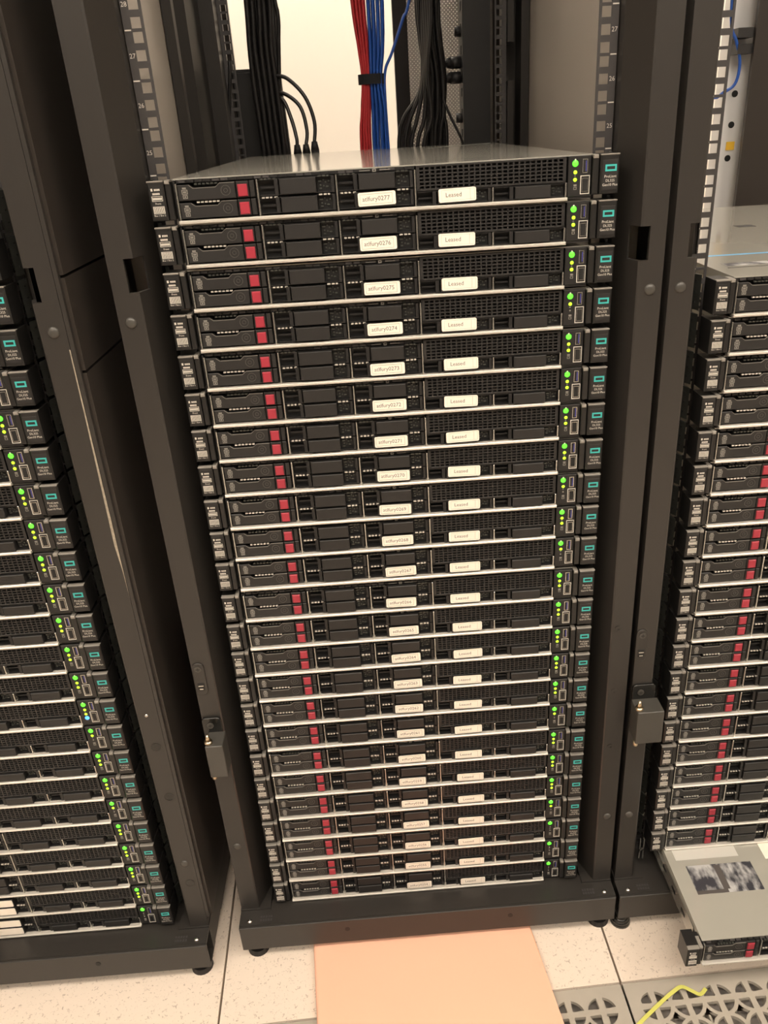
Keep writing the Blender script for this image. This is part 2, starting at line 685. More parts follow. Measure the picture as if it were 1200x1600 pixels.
base_me = base_mesh()
deck_me = MB().box(-293, 293, 1, 1045, -1080, -1076).mesh('bottom_deck', 'rack')
skirt_me = {s: MB().box(*sorted((s * 291, s * 297)), 60, 1045, -1122, -1050).mesh('base_side', 'rack') for s in (-1, 1)}
foot_b = MB()
foot_b.cyl((0, 0, -1145), 17, 9, 'z', 20, 15)
foot_b.cyl((0, 0, -1136), 7, 15, 'z', 12)
foot_me = foot_b.mesh('leveling_foot', 'rubber')
cfoot_b = MB()
for k in range(6):
    a0, a1 = math.pi / 2 * k / 6, math.pi / 2 * (k + 1) / 6
    cfoot_b.cyl((0, 0, -1145 + 20 * math.sin(a0)), 16 * math.cos(a0), 20 * (math.sin(a1) - math.sin(a0)), 'z', 20, max(4, 16 * math.cos(a1)))
cfoot_b.cyl((0, 0, -1126), 6, 8, 'z', 12)
cfoot_me = cfoot_b.mesh('leveling_foot', 'gloss', True)
roof_me = MB().box(-296, 296, -12, 1045, TOPZ, TOPZ + 4).mesh('roof', 'rack')
rear_post_me = {s: MB().box(*sorted((s * 266, s * 296)), 1000, 1045, -1069, TOPZ).mesh('rear_post', 'rack') for s in (-1, 1)}
mark_me = MB().box(-3.2, 3.2, 0, 0.2, -0.6, 0.6).mesh('unit_mark', 'print')
hole_me = MB().cyl((0, 0, 0), 4.0, 0.6, 'y', 14).mesh('screw_hole', 'dark')
plug_me = MB().cyl((0, 0, 0), 7.0, 0.7, 'y', 18).mesh('knockout', 'gloss')
emb_b = MB()
for k in range(5):
    emb_b.box(-9 + k * 4, -6.5 + k * 4, -5, -1, 0, 0.5)
    emb_b.box(-9 + k * 4, -6.5 + k * 4, 1, 5, 0, 0.5)
emb_me = emb_b.mesh('embossed_mark', 'rail')


def slide_plate():
    b = MB()
    b.prism_y(rrect(-8, 8, -26, 26, 7.9), -2.0, 0, 0.5)
    me = b.mesh('latch_plate', 'rack')
    return me


slide_me = slide_plate()
slide_hole = MB()
slide_hole.cbox(-4.5, 4.5, -2.6, -2.0, -18, -6, 0.2)
slide_hole = slide_hole.mesh('catch_slot', 'dark')
slide_pin = MB()
slide_pin.box(-3.5, 3.5, -3.4, -2.5, -11, -9.4)
slide_pin.box(-2.5, 2.5, -3.4, -2.5, -16, -14.6)
slide_pin = slide_pin.mesh('catch_pin', 'zinc')

RACKS = {}


def make_rack(key, cx, dy, label, sides, panels=False, feet='rubber', numbers=(-1, 1)):
    r = obj('server_rack', None, None, W(cx, dy, FLOOR), label, 'server rack')

    def part(name, me, x=0, y=0, z=0, parent=r, rot=None):
        off = Vector((x * MM, y * MM, (z - FLOOR) * MM)) if parent is r else Vector((x * MM, y * MM, z * MM))
        return obj(name, me, parent, off, rot=rot)
    for s in (-1, 1):
        u = part('upright', up_me[s])
        obj('rivet', rivet_me, u, (s * 283 * MM, -12 * MM, -141 * MM))
        obj('rivet', rivet_me, u, (s * 283 * MM, -12 * MM, -930 * MM))
        rl = part('mounting_rail', rail_me[s])
        if s in numbers:
            for n in range(-4, 10):
                obj('unit_number', text_mesh(str(25 + n), 6.2, 'print'), rl, (s * 246 * MM, 50.7 * MM, (n * U + 22) * MM))
                obj('unit_mark', mark_me, rl, (s * 246.2 * MM, 50.7 * MM, n * U * MM))
        part('rear_rail', rear_rail_me[s])
        part('rear_post', rear_post_me[s])
        part('base_side', skirt_me[s])
    bb = part('base_beam', base_me)
    for s in (-1, 1):
        sc = obj('screw', screw_me, bb, (s * 281 * MM, -33 * MM, -1071 * MM), rot=(math.radians(-90), 0, 0))
        obj('embossed_mark', emb_me, bb, (s * 256 * MM, -30 * MM, -1071 * MM))
        obj('screw_hole', hole_me, bb, (s * 129 * MM, -45.4 * MM, -1092 * MM))
        for y in (-24, 940):
            chrome = feet == 'chrome' and s < 0 and y < 0
            part('leveling_foot', cfoot_me if chrome else foot_me, s * (277 if not chrome else 288), y if not chrome else -31, 0)
    part('bottom_deck', deck_me)
    part('roof', roof_me)
    RACKS[key] = r
    return r, part


rackM, partM = make_rack('M', 0, 0, 'black server rack holding the servers with white Leased stickers', (-1, 1))
rackR, partR = make_rack('R', 600, 0, 'black server rack with one server pulled out at its bottom', (-1,), feet='chrome', numbers=(-1,))
rackL, partL = make_rack('L', -641, -24, 'black server rack holding the server with a blue light', (1,), numbers=())
# side panels
pan_me = MB().box(-1.5, 1.5, 0, 1045, -1050, TOPZ).mesh('side_panel', 'panelin')
partM('side_panel', pan_me, -293.5)
partM('side_panel', pan_me, 293.5)
# left cabinet: outer side panel in three pieces with seams
for z0, z1 in ((-1049, -187.5), (-184.5, -87.5), (-84.5, TOPZ)):
    partL('side_panel', MB().box(297, 305, -6, 1045, z0, z1).mesh('side_panel', 'panel'))
partL('panel_edge', MB().box(296.5, 301, -12, -6, -1049, TOPZ).mesh('panel_edge', 'rack'))
partL('panel_backing', MB().box(294, 297, -4, 1045, -1049, TOPZ).mesh('panel_backing', 'dark'))
# scraped paint along the outer edge of the left cabinet's front post
sb = MB()
sb.poly([(294.6, -12.15, -160), (295.9, -12.15, -160), (295.9, -12.15, -470), (294.9, -12.15, -430), (292.5, -12.15, -395), (293.2, -12.15, -330), (294.2, -12.15, -240)])
partL('scraped_paint', sb.mesh('scraped_paint', 'dust'))
for z, dx in ((-706, 283), (-797, 284), (-972, 284)):
    obj('knockout', plug_me, partL('post_cap', MB().ring((dx, z), 6.2, 7.4, -12.6, -12).mesh('post_cap', 'rack')), (dx * MM, -12.3 * MM, z * MM))
obj('screw', screw_me, rackL, (281 * MM, -13 * MM, (-650 - FLOOR) * MM), rot=(0, 0, 0)).scale = (0.6, 0.6, 0.6)


def hinge(part, x0, x1, px, z_plate, gloss=True):
    """x0..x1 block range in rack x; door hinge half on the left post"""
    sl = part('latch_plate', slide_me, px, -12, -615)
    obj('screw', cross_me, sl, (0, -2 * MM, 17 * MM))
    obj('catch_slot', slide_hole, sl)
    obj('catch_pin', slide_pin, sl)
    pl = part('hinge_plate', MB().prism_y(rrect(-296, x1 - 4, -738, -680, 5), -16, -12, 0.6).mesh('hinge_plate', 'gloss'))
    obj('screw', cross_me, pl, (-285 * MM, -16 * MM, -692 * MM))
    hb = part('hinge_block', MB().prism_y(rrect(x0, x1, -759, -704, 1.5), -46, -16, 0.8).mesh('hinge_block', 'hinge'))
    pb = MB()
    pb.cyl((x0 + 4, -38, -704), 5.5, 4, 'z', 14)
    pb.cyl((x0 + 4, -38, -700), 4.0, 10, 'z', 14, 1.5)
    pb.cyl((x0 + 3, -38, -767), 3.5, 8, 'z', 14)
    obj('hinge_pin', pb.mesh('hinge_pin', 'brass', True), hb)


hinge(partM, -290, -266, -287, -700)
hinge(partR, -297, -260, -289, -700)
partL('rear_door', MB().box(-294, 294, 1050, 1068, -1060, TOPZ - 4).mesh('rear_door', 'panel'))  # closed leaf added to block the bright rear wall behind the rail holes
# small holes and caps on posts
for part, x, z in ((partM, 277, -585), (partM, 278, -690), (partM, 279, -790)):
    c = part('post_cap', MB().ring((x, z), 2.2, 4.2, -12.8, -12).mesh('post_cap', 'rack'))
partR('post_cap', MB().ring((-284, -760), 9, 12, -13.0, -12, 24).mesh('post_cap', 'rack'))
# slide-rail end bracket hanging under the right cabinet's server stack
ib = MB()
ib.box(-247, -245.4, 22, 25, -1068, -1024)
ib.box(-241, -239.4, 22, 25, -1068, -1024)
ib.box(-247, -239.4, 22, 25, -1050, -1047)
partR('rail_end_bracket', ib.mesh('rail_end_bracket', 'zinc'))

# rear door, right leaf, perforated sheet in a frame (main cabinet)
door = partM('rear_door', MB().frame(66, 294, -1060, TOPZ - 4, 30, 1050, 1072).mesh('rear_door', 'rack'))
obj('perforated_sheet', MB().box(96, 264, 1060, 1061.2, -1030, TOPZ - 34).mesh('perforated_sheet', 'perf'), door)
# right cabinet's rear door: solid dark leaf on the far side
partR('rear_door', MB().box(245, 294, 1050, 1068, -1060, TOPZ - 4).mesh('rear_door', 'panel'))

# ================================================================== servers
BAYS = (-131.5, -50.2, 31.0, 112.0)
SM = {}


def bits_frame(b, x0, z0, h):
    """dark shell of a blank bay: shallow box with a bar"""
    b.box(x0 + 2, x0 + 79, 8, 9, z0, z0 + h)
    b.box(x0 + 2, x0 + 79, 0.5, 8, z0, z0 + 0.8)
    b.box(x0 + 2, x0 + 79, 0.5, 8, z0 + h - 0.8, z0 + h)
    b.box(x0 + 17.6, x0 + 21.4, -0.8, 8, z0, z0 + h)
    b.box(x0 + 76, x0 + 79, -0.2, 8, z0, z0 + h)
    b.box(x0 + 3, x0 + 17, 4, 8, z0 + h * .42, z0 + h * .55)


def server_meshes():
    # body
    b = MB()
    b.box(-217, 217, 13, 688, 0.2, 40.0)
    SM['chassis'] = b.mesh('chassis', 'zinc')
    b = MB()
    b.box(-215, 215, 9.2, 13, 0.4, 40.5)
    SM['backplane'] = b.mesh('backplane', 'dark')
    b = MB()
    b.box(-217.3, 217.3, 3.5, 690, 40.2, 41.4)
    b.box(-217.3, -216.5, 13, 690, 30, 40.2)
    b.box(216.5, 217.3, 13, 690, 30, 40.2)
    SM['top_cover'] = b.mesh('top_cover', 'lid')
    b = MB()
    b.prism_y([(-215.6, -1.9), (190, -1.9), (190, 1.3), (-215.6, 1.3)], -5.0, 6, 0.7)
    SM['bottom_strip'] = b.mesh('bottom_strip', 'strip')
    b = MB()
    b.box(-217, -214.9, 1, 9, 0.4, 39)
    SM['side_lip'] = b.mesh('side_lip', 'plastic')
    b = MB()
    b.box(190, 215, -0.5, 9, -0.6, 1.0)
    SM['bottom_lip'] = b.mesh('bottom_lip', 'plastic')
    # vented lip under the cover
    b = MB()
    b.box(-214, 31, 4, 9, 36.8, 40.2)
    x = -211.0
    k = 0
    while x < 26:
        b.cur = 1 if (k * 7) % 5 in (0, 3) else 0
        b.box(x, x + 6.6, 1.6, 4, 37.4, 39.6)
        b.cur = 0
        x += 8.6
        k += 1
    SM['vent_lip'] = b.mesh('vent_lip', ['plastic', 'rail'])
    b = MB()
    b.box(-26, -15, 0.9, 1.4, 38.1, 38.9)
    b.box(-5, 6, 0.9, 1.4, 38.1, 38.9)
    b.frame(-12.3, -8.7, 36.9, 40.0, 0.9, 0.9, 1.4)
    SM['tab_mark'] = b.mesh('tab_mark', 'dimprint')
    # ears
    b = MB()
    b.prism_y([(-241.3, 3.2), (-224.8, 3.2), (-224.8, 40.4), (-241.3, 40.4)], -8, 24, 1.3)
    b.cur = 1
    b.cbox(-241.3, -224.8, -7.9, -2, 39.6, 41.0, 0.3)  # strip added as painted ceiling light on the ear's top chamfer
    SM['ear_left'] = b.mesh('ear', ['ear', 'cap'])
    b = MB()
    b.cbox(-224.3, -218.6, -5.5, 20, 3, 39.2, 0.8)
    b.cur = 1
    b.cbox(-224.2, -219.2, -6.5, 12, 37.2, 40.9, 0.6)
    SM['post_left'] = b.mesh('latch_post', ['ear', 'cap'])
    b = MB()
    b.cbox(222.6, 242.4, -8, 24, 3.0, 40.8, 1.3)
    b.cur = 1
    b.cbox(222.6, 242.4, -7.9, -2, 40.0, 41.2, 0.3)  # same painted glint strip on the right ear
    SM['ear_right'] = b.mesh('ear', ['ear', 'cap'])
    b = MB()
    b.cbox(215.2, 221.8, -5.5, 20, 3, 39.2, 0.8)
    b.cur = 1
    b.cbox(215.4, 220.8, -6.5, 12, 37.4, 41.0, 0.6)
    SM['post_right'] = b.mesh('latch_post', ['ear', 'cap'])
    b = MB()
    b.cbox(224.8, 240.6, -8.35, -7.9, 6.5, 35.5, 0.2)
    SM['plate_right'] = b.mesh('label_panel', 'plate')
    b = MB()
    b.frame(227.4, 239.2, 24.6, 31.0, 1.7, -8.7, -8.3)
    SM['logo'] = b.mesh('logo', 'teal')
    b = MB()
    b.cbox(-239.6, -226.2, -8.35, -7.9, 6.0, 36.6, 0.2)
    SM['plate_left'] = b.mesh('label_panel', 'plastic')
    b = MB()
    y0, y1 = -8.7, -8.3
    b.box(-238, -236.2, y0, y1, 31.6, 34.0)
    for k in range(4):
        b.box(-234.6 + k * 1.5, -233.6 + k * 1.5, y0, y1, 31.8, 33.6)
    for k in range(6):
        b.box(-236.8 + k * 1.25, -235.9 + k * 1.25, y0, y1, 28.0, 29.8)
    b.frame(-238.2, -227.4, 21.9, 26.8, 0.4, y0, y1)
    for k in range(7):
        b.box(-237.4 + k * 1.35, -236.4 + k * 1.35, y0, y1, 23.1, 25.4)
    b.frame(-238.4, -227.0, 9.9, 17.0, 0.4, y0, y1)
    for k in range(6):
        b.frame(-237.8 + k * 1.75, -236.4 + k * 1.75, 10.8, 16.2, 0.4, y0, y1)
    SM['print_left'] = b.mesh('printed_label', 'print')
    # slide-rail brackets
    for s in (-1, 1):
        b = MB()
        b.prism_z([(s * 243.0, 30), (s * 249.5, 44), (s * 249.5, 50.5), (s * 247.5, 50.5), (s * 243.0, 36)], 1.0, 41.0)
        b.cur = 1
        for z in (9, 21, 33):
            b.box(*sorted((s * 245.6, s * 246.8)), 36.0, 39.5, z, z + 1.6)
        SM['bracket%d' % s] = b.mesh('mounting_bracket', ['bracket', 'dark'])
    # hot-swap carriers
    def carrier(z0, name):
        x0 = -213.0
        pts = [(0, 0), (59, 0), (59, 15.6), (43.5, 15.6), (39, 12.0), (16, 12.0), (12, 15.2), (0, 15.2)]
        b = MB()
        b.prism_y([(x0 + p, z0 + q) for p, q in pts], -0.8, 8, 0.8)
        b.cbox(x0 + 59.8, x0 + 72.6, -0.4, 8, z0, z0 + 15.8, 0.6)
        b.cbox(x0 + 73.4, x0 + 78.6, -0.2, 8, z0, z0 + 15.8, 0.6)
        for k in range(4):
            b.box(x0 + 74.6, x0 + 76.0, -0.5, 0, z0 + 2.2 + k * 3.4, z0 + 3.8 + k * 3.4)
        SM['carrier' + name] = b.mesh('drive_carrier', 'plate')
        b = MB()
        b.cbox(x0 + 61.4, x0 + 71.3, -2.2, 0, z0 + 1.2, z0 + 12.9, 0.7)
        SM['latch' + name] = b.mesh('release_latch', 'red')
        b = MB()
        b.ring((x0 + 49, z0 + 7.9), 4.5, 5.0, -1.2, -0.7)
        b.ring((x0 + 49, z0 + 7.9), 1.7, 2.1, -1.1, -0.7, 12)
        SM['ring' + name] = b.mesh('indicator_ring', 'ringgrey')
        b = MB()
        y0, y1 = -1.1, -0.75
        b.box(x0 + 5.2, x0 + 9.0, y0, y1, z0 + 11.2, z0 + 12.8)
        b.frame(x0 + 4.2, x0 + 10.2, z0 + 6.3, z0 + 10.6, 0.7, y0, y1)
        b.box(x0 + 5.6, x0 + 8.8, y0, y1, z0 + 7.7, z0 + 9.2)
        b.frame(x0 + 4.8, x0 + 9.6, z0 + 2.0, z0 + 5.7, 0.7, y0, y1)
        b.box(x0 + 6.4, x0 + 8.0, y0, y1, z0 + 3.2, z0 + 4.5)
        SM['badge' + name] = b.mesh('drive_badge', 'dimprint')
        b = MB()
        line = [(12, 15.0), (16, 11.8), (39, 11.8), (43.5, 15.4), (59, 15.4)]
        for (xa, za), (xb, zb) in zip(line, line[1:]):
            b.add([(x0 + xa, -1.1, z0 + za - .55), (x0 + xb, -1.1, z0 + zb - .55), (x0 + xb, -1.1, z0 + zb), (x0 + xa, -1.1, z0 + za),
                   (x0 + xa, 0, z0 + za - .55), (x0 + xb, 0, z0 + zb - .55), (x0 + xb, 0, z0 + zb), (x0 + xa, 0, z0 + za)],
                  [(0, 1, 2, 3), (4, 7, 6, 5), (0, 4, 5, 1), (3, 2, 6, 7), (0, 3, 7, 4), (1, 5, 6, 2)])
        SM['edge' + name] = b.mesh('edge_glint', 'edge')  # raised line drawn in as light caught along the contour
        b = MB()
        for k in range(6):
            b.box(x0 + 18 + k * 4.1, x0 + 20.7 + k * 4.1, -0.4, 3, z0 + 14.6, z0 + 16.0)
        SM['teeth' + name] = b.mesh('vent_teeth', 'strip' if name == 'low' else 'bracket')  # dull steel on upper teeth paints in the lid lip's shade
    carrier(3.0, 'low')
    carrier(20.2, 'up')
    # dividers
    SM['divider'] = MB().cbox(-0.75, 0.75, -1.6, 8.5, 1.4, 36.6, 0.3).mesh('bay_divider', 'zinc')
    SM['divider_low'] = MB().cbox(-0.75, 0.75, -1.2, 8.5, 1.4, 15.2, 0.3).mesh('bay_divider', 'zinc')
    # blanks, local x0 = 0 at the divider
    for name, z0, h in (('low', 3.0, 15.8), ('up', 20.2, 16.2), ('bay', 2.0, 13.2)):
        b = MB()
        bits_frame(b, 0, z0, h)
        if name != 'bay':
            b.cur = 1
            for x, w in ((3.6, 2.6), (7.6, 2.8), (11.8, 2.2), (16.6, 3.0), (62.4, 3.4), (67.4, 3.0), (71.6, 2.2)):
                b.box(x, x + w, -0.4, 3, z0 + h - 0.8, z0 + h + 0.6)
        SM['blank' + name] = b.mesh('drive_blank', ['plastic', 'strip' if name == 'low' else 'bracket'])  # upper dashes toned down to match the shaded upper teeth
        b = MB()
        b.cbox(23, 60.4, -3.4, 7, z0 + 0.6, z0 + h - 0.7, 0.6)
        SM['face' + name] = b.mesh('face_plate', 'plate')
        b = MB()
        b.box(61.4, 75.6, 5, 8, z0 + 0.8, z0 + h - 0.8)
        b.cur = 1
        for (x, z, w) in ((62.6, .62, 3.2), (67.2, .70, 1.2), (69.4, .56, 1.2), (64.0, .40, 1.4), (67.4, .34, 1.2), (70.0, .30, 2.6), (72.6, .62, 1.4), (63.4, .2, 2.4)):
            b.box(x, x + w, 3.4, 5, z0 + h * z, z0 + h * z + 1.3)
        SM['vent' + name] = b.mesh('side_vent', ['dark', 'bracket'])
    # grille over bays four and five
    b = MB()
    gx0, gx1, gz0, gz1 = 32.4, 188.6, 15.8, 40.0
    b.cbox(gx0, gx1, -0.6, 5, gz0, gz0 + 2.2, 0.3)
    b.cbox(gx0, gx1, -0.6, 5, gz1 - 1.7, gz1, 0.3)
    b.box(gx0, gx0 + 3.4, -0.6, 5, gz0, gz1)
    b.box(gx1 - 3.4, gx1, -0.6, 5, gz0, gz1)
    nc, nr = 26, 6
    cw = (gx1 - gx0 - 6.8 + 1.6) / nc
    rh = (gz1 - gz0 - 3.9 + 1.3) / nr
    for c in range(1, nc):
        x = gx0 + 3.4 + c * cw - 1.6
        b.box(x, x + 1.6, -0.4, 1.8, gz0 + 2, gz1 - 1.5)
    for r_ in range(1, nr):
        z = gz0 + 2.2 + r_ * rh - 1.3
        b.box(gx0 + 3.2, gx1 - 3.2, -0.5, 1.6, z, z + 1.3)
    SM['grille'] = b.mesh('vent_grille', 'plate')
    # control panel
    b = MB()
    b.cbox(190.6, 214.6, -1.4, 9, 1.2, 40.4, 0.5)
    SM['panel'] = b.mesh('control_panel', 'plastic')
    SM['power'] = MB().dome((197.7, -1.2, 33.4), 3.2, 1.6, 14, 4).mesh('power_lamp', 'green', True)
    SM['power_tip'] = MB().cyl((197.7, -1.6, 37.0), 0.9, 0.4, 'y', 8).mesh('power_icon', 'print')
    for nm, z in (('health', 25.0), ('network', 17.8)):
        for st in ('lime', 'limeoff'):
            SM[nm + st] = MB().dome((198.0, -1.2, z), 2.0 if st == 'lime' else 1.1, 1.0, 12, 3).mesh('status_lamp', st, True)
    SM['bluelamp'] = MB().dome((198.3, -1.2, 11.4), 3.0, 1.4, 14, 4).mesh('beacon_lamp', 'bluelamp', True)
    b = MB()
    b.box(196.6, 199.8, -1.7, -1.3, 11.6, 13.4)
    b.frame(196.6, 199.8, 8.2, 10.9, 0.5, -1.7, -1.3)
    b.box(197.0, 198.6, -1.7, -1.3, 21.0, 21.9)
    SM['icons'] = b.mesh('panel_icons', 'dimprint')
    b = MB()
    b.frame(205.4, 210.9, 23.8, 37.4, 0.7, -2.0, -1.2)
    b.cur = 1
    b.box(206.0, 210.3, -1.8, -1.3, 24.5, 36.7)
    b.cur = 2
    b.box(208.6, 209.7, -2.0, -1.5, 25.6, 35.6)
    SM['usb'] = b.mesh('usb_port', ['zinc', 'dark', 'usb'])
    b = MB()
    b.frame(203.6, 213.4, 3.6, 21.6, 0.7, -1.75, -1.35)
    b.cur = 1
    b.box(205.6, 211.4, -1.9, -1.3, 6.2, 18.6)
    b.cur = 2
    b.frame(205.2, 211.8, 5.8, 19.0, 0.5, -2.0, -1.3)
    SM['service'] = b.mesh('service_port', ['print', 'dark', 'zinc'])
    # stickers, centred
    b = MB()
    b.prism_y(rrect(-19.6, 19.6, -6.6, 6.6, 1.8), -0.35, 0.1)
    SM['sticker'] = b.mesh('name_sticker', 'sticker')
    b = MB()
    b.frame(-17.6, 16.2, -4.9, 4.9, 0.22, -0.45, -0.3)
    SM['sticker_box'] = b.mesh('sticker_outline', 'ink')
    b = MB()
    b.frame(-16.6, 17.8, -4.9, 5.2, 0.14, -0.45, -0.3)
    b.box(13.4, 13.6, -0.45, -0.3, -4.9, 5.2)
    SM['lease_box'] = b.mesh('sticker_outline', 'dimprint')


server_meshes()


def make_server(loc, label, group, name_text=None, leased=False, lamps=(1, 1), blue=False, plain_stickers=False, rot=None, brackets=True):
    s = obj('rack_server', None, None, loc, label, 'server', group, rot=rot)

    def p(name, key, parent=s, x=0.0):
        return obj(name, SM[key], parent, (x * MM, 0, 0))
    p('chassis', 'chassis')
    p('backplane', 'backplane')
    p('top_cover', 'top_cover')
    p('bottom_strip', 'bottom_strip')
    p('bottom_lip', 'bottom_lip')
    p('side_lip', 'side_lip')
    v = p('vent_lip', 'vent_lip')
    p('tab_mark', 'tab_mark', v)
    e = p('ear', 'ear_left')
    p('latch_post', 'post_left', e)
    p('label_panel', 'plate_left', e)
    p('printed_label', 'print_left', e)
    t = obj('printed_label', text_mesh('Front', 2.6, 'print'), e, (-232.6 * MM, -8.6 * MM, 19.6 * MM))
    t = obj('printed_label', text_mesh('Box 1 Box 2', 2.3, 'print'), e, (-232.7 * MM, -8.6 * MM, 8.2 * MM))
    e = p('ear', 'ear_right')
    p('latch_post', 'post_right', e)
    p('label_panel', 'plate_right', e)
    p('logo', 'logo', e)['label'] = 'teal rectangle logo'
    for k, w in enumerate(('ProLiant', 'DL325', 'Gen10 Plus')):
        obj('model_print', text_mesh(w, 3.5 if k else 3.7, 'print'), e, (233.0 * MM, -8.6 * MM, (19.6 - 4.0 * k) * MM))
    if brackets:
        p('mounting_bracket', 'bracket-1')
        p('mounting_bracket', 'bracket1')
    for n in ('low', 'up'):
        c = p('drive_carrier', 'carrier' + n)
        p('release_latch', 'latch' + n, c)['label'] = 'red release latch'
        p('indicator_ring', 'ring' + n, c)
        p('drive_badge', 'badge' + n, c)
        p('vent_teeth', 'teeth' + n, c)
        p('edge_glint', 'edge' + n, c)
    for x in (-214.2, -131.5, -50.2, 31.0):
        p('bay_divider', 'divider', x=x)
    for x in (112.0, 188.8):
        p('bay_divider', 'divider_low', x=x)
    for x in (-131.5, -50.2):
        for n in ('low', 'up'):
            c = p('drive_blank', 'blank' + n, x=x)
            p('face_plate', 'face' + n, c)
            p('side_vent', 'vent' + n, c)
    for x in (31.0, 112.0):
        c = p('drive_blank', 'blankbay', x=x)
        p('face_plate', 'facebay', c)
        p('side_vent', 'ventbay', c)
    p('vent_grille', 'grille')
    c = p('control_panel', 'panel')
    p('power_lamp', 'power', c)['label'] = 'glowing green power lamp'
    p('power_icon', 'power_tip', c)
    p('status_lamp', 'health' + ('lime' if lamps[0] else 'limeoff'), c)
    p('status_lamp', 'network' + ('lime' if lamps[1] else 'limeoff'), c)
    p('panel_icons', 'icons', c)
    p('usb_port', 'usb', c)
    p('service_port', 'service', c)
    if blue:
        p('beacon_lamp', 'bluelamp', c)['label'] = 'glowing blue lamp'
    rr = random.Random(hash(label) % 9973 if False else len(label) + int(loc[2] * 1e4))
    if name_text:
        st = obj('name_sticker', SM['sticker'], s, ((-10.0 + rr.uniform(-1.2, 1.2)) * MM, -3.6 * MM, (11.4 + rr.uniform(-.5, .5)) * MM), rot=(0, math.radians(rr.uniform(-1.2, 1.2)), 0))
        st['label'] = 'white sticker reading ' + name_text
        obj('sticker_outline', SM['sticker_box'], st)
        obj('sticker_text', text_mesh(name_text, 6.3, 'ink'), st, (-0.9 * MM, -0.45 * MM, 0))
    if leased:
        st = obj('lease_sticker', SM['sticker'], s, ((74.0 + rr.uniform(-1.5, 1.5)) * MM, -3.6 * MM, (10.9 + rr.uniform(-.4, .4)) * MM), rot=(0, math.radians(rr.uniform(-1.2, 1.2)), 0))
        st['label'] = 'white sticker reading Leased'
        obj('sticker_outline', SM['lease_box'], st)
        obj('sticker_text', text_mesh('Leased', 6.2, 'ink'), st, (-4.0 * MM, -0.45 * MM, 0.2 * MM))
    if plain_stickers:
        for z in (11.2, 28.4):
            obj('name_sticker', SM['sticker'], s, (-10 * MM, -3.6 * MM, z * MM))
    return s


# middle rack: 24 servers; small seating differences row by row
DZ = [0.8, 1.1, -1.0, -0.8, -1.3, -0.4, 0.3, 0.2, -0.3, 1.3, 1.0, -2.6, -3.0, -2.0, -0.4, 0.6, -0.2, -3.0, -2.3, -2.0, -1.8, -1.5, -0.9, -1.3]
OFF2 = {3, 8, 10, 16, 20, 21, 22, 23}
OFF1 = {21, 22, 23}
prev = None
for k in range(24):
    z = -(k + 1) * U + max(DZ[k], -1.0 if k == 23 else -9) * 0.8
    if prev is not None and prev - z < 43.6:
        z = prev - 43.6
    prev = z
    nm = 'atlfury%04d' % (277 - k)
    make_server(W(0, 0, z), 'black rack server whose white sticker reads ' + nm, 'servers stacked in the middle rack', nm, True, (k not in OFF1, k not in OFF2))

# left rack: 24 servers, the tenth from the bottom has a blue lamp
for i in range(24):
    z = -24 * U + i * U
    d = i - 9
    if d == 0:
        lab = 'black rack server with a blue lamp lit below its green lamp'
    elif d > 0:
        lab = '%s black rack server above the one with the blue lamp' % ORD[d - 1]
    else:
        lab = '%s black rack server below the one with the blue lamp' % ORD[-d - 1]
    make_server(W(-641, -24, z), lab, 'servers in the rack with the blue lamp', None, False, (i > 0, i not in (0, 5, 8)), blue=(d == 0), plain_stickers=i < 2)

# right rack: 20 servers and one pulled out below them
for i in range(20):
    z = -3 * U - (i + 1) * U
    make_server(W(600, 0, z), '%s black rack server above the one pulled out of its rack' % ORD[19 - i], 'servers in the rack with the pulled-out server')
PO = make_server(W(600, -166, -24 * U), 'grey-lidded rack server pulled out of its rack above the floor', 'servers in the rack with the pulled-out server', brackets=False)
lb = MB()
lb.box(-194, -92, 78, 130, 41.4, 41.7)
lm = obj('service_label', lb.mesh('service_label', 'service'), PO)
lb = MB()
lb.box(-194, -146, 78, 84, 41.7, 41.9)
lb.box(-152, -142, 84, 128, 41.7, 41.9)
lb.cur = 0
obj('label_frame', lb.mesh('label_frame', 'ink'), lm)
obj('silver_label', MB().box(-205, -105, 142, 166, 41.4, 41.6).mesh('silver_label', 'silverpaper'), PO)
obj('paper_label', MB().box(-66, 20, 132, 174, 41.4, 41.6).mesh('paper_label', 'sticker'), PO)
for s in (-1, 1):
    sl = MB()
    sl.box(*sorted((s * 217.4, s * 219.2)), 30, 690, 6, 34)
    sl.box(*sorted((s * 219.2, s * 222.5)), 150, 690, 10, 13)
    sl.box(*sorted((s * 219.2, s * 222.5)), 150, 690, 27, 30)
    obj('slide_rail', sl.mesh('slide_rail', 'zinc'), PO)
sl = MB().box(-219.6, -219.1, 0, 14, 17, 23).mesh('slide_slot', 'dark')
for y in (60, 100, 140):
    obj('slide_slot', sl, PO, (0, y * MM, 0))
# lid labels on the topmost server of the right rack
TR = [o for o in bpy.data.objects if o.get('label', '').startswith('twentieth black rack server above the one pulled')][0]
obj('blue_label_line', MB().box(-214, 60, 148, 156, 41.4, 41.6).mesh('blue_label_line', 'blueline'), TR)
obj('service_label', MB().box(-196, -140, 72, 92, 41.4, 41.6).mesh('service_label', 'service'), TR)
obj('lid_seam', MB().box(-200, 0, 60, 62, 41.4, 41.7).mesh('lid_seam', 'dark'), TR)
obj('lid_slot', MB().box(-40, -12, 400, 425, 41.4, 41.6).mesh('lid_slot', 'dark'), TR)
# top server of the middle rack: lid details
TM = [o for o in bpy.data.objects if o.get('label', '').endswith('atlfury0277')][0]
obj('lid_slot', MB().box(60, 130, 60, 74, 41.4, 41.6).mesh('lid_slot', 'bracket'), TM)

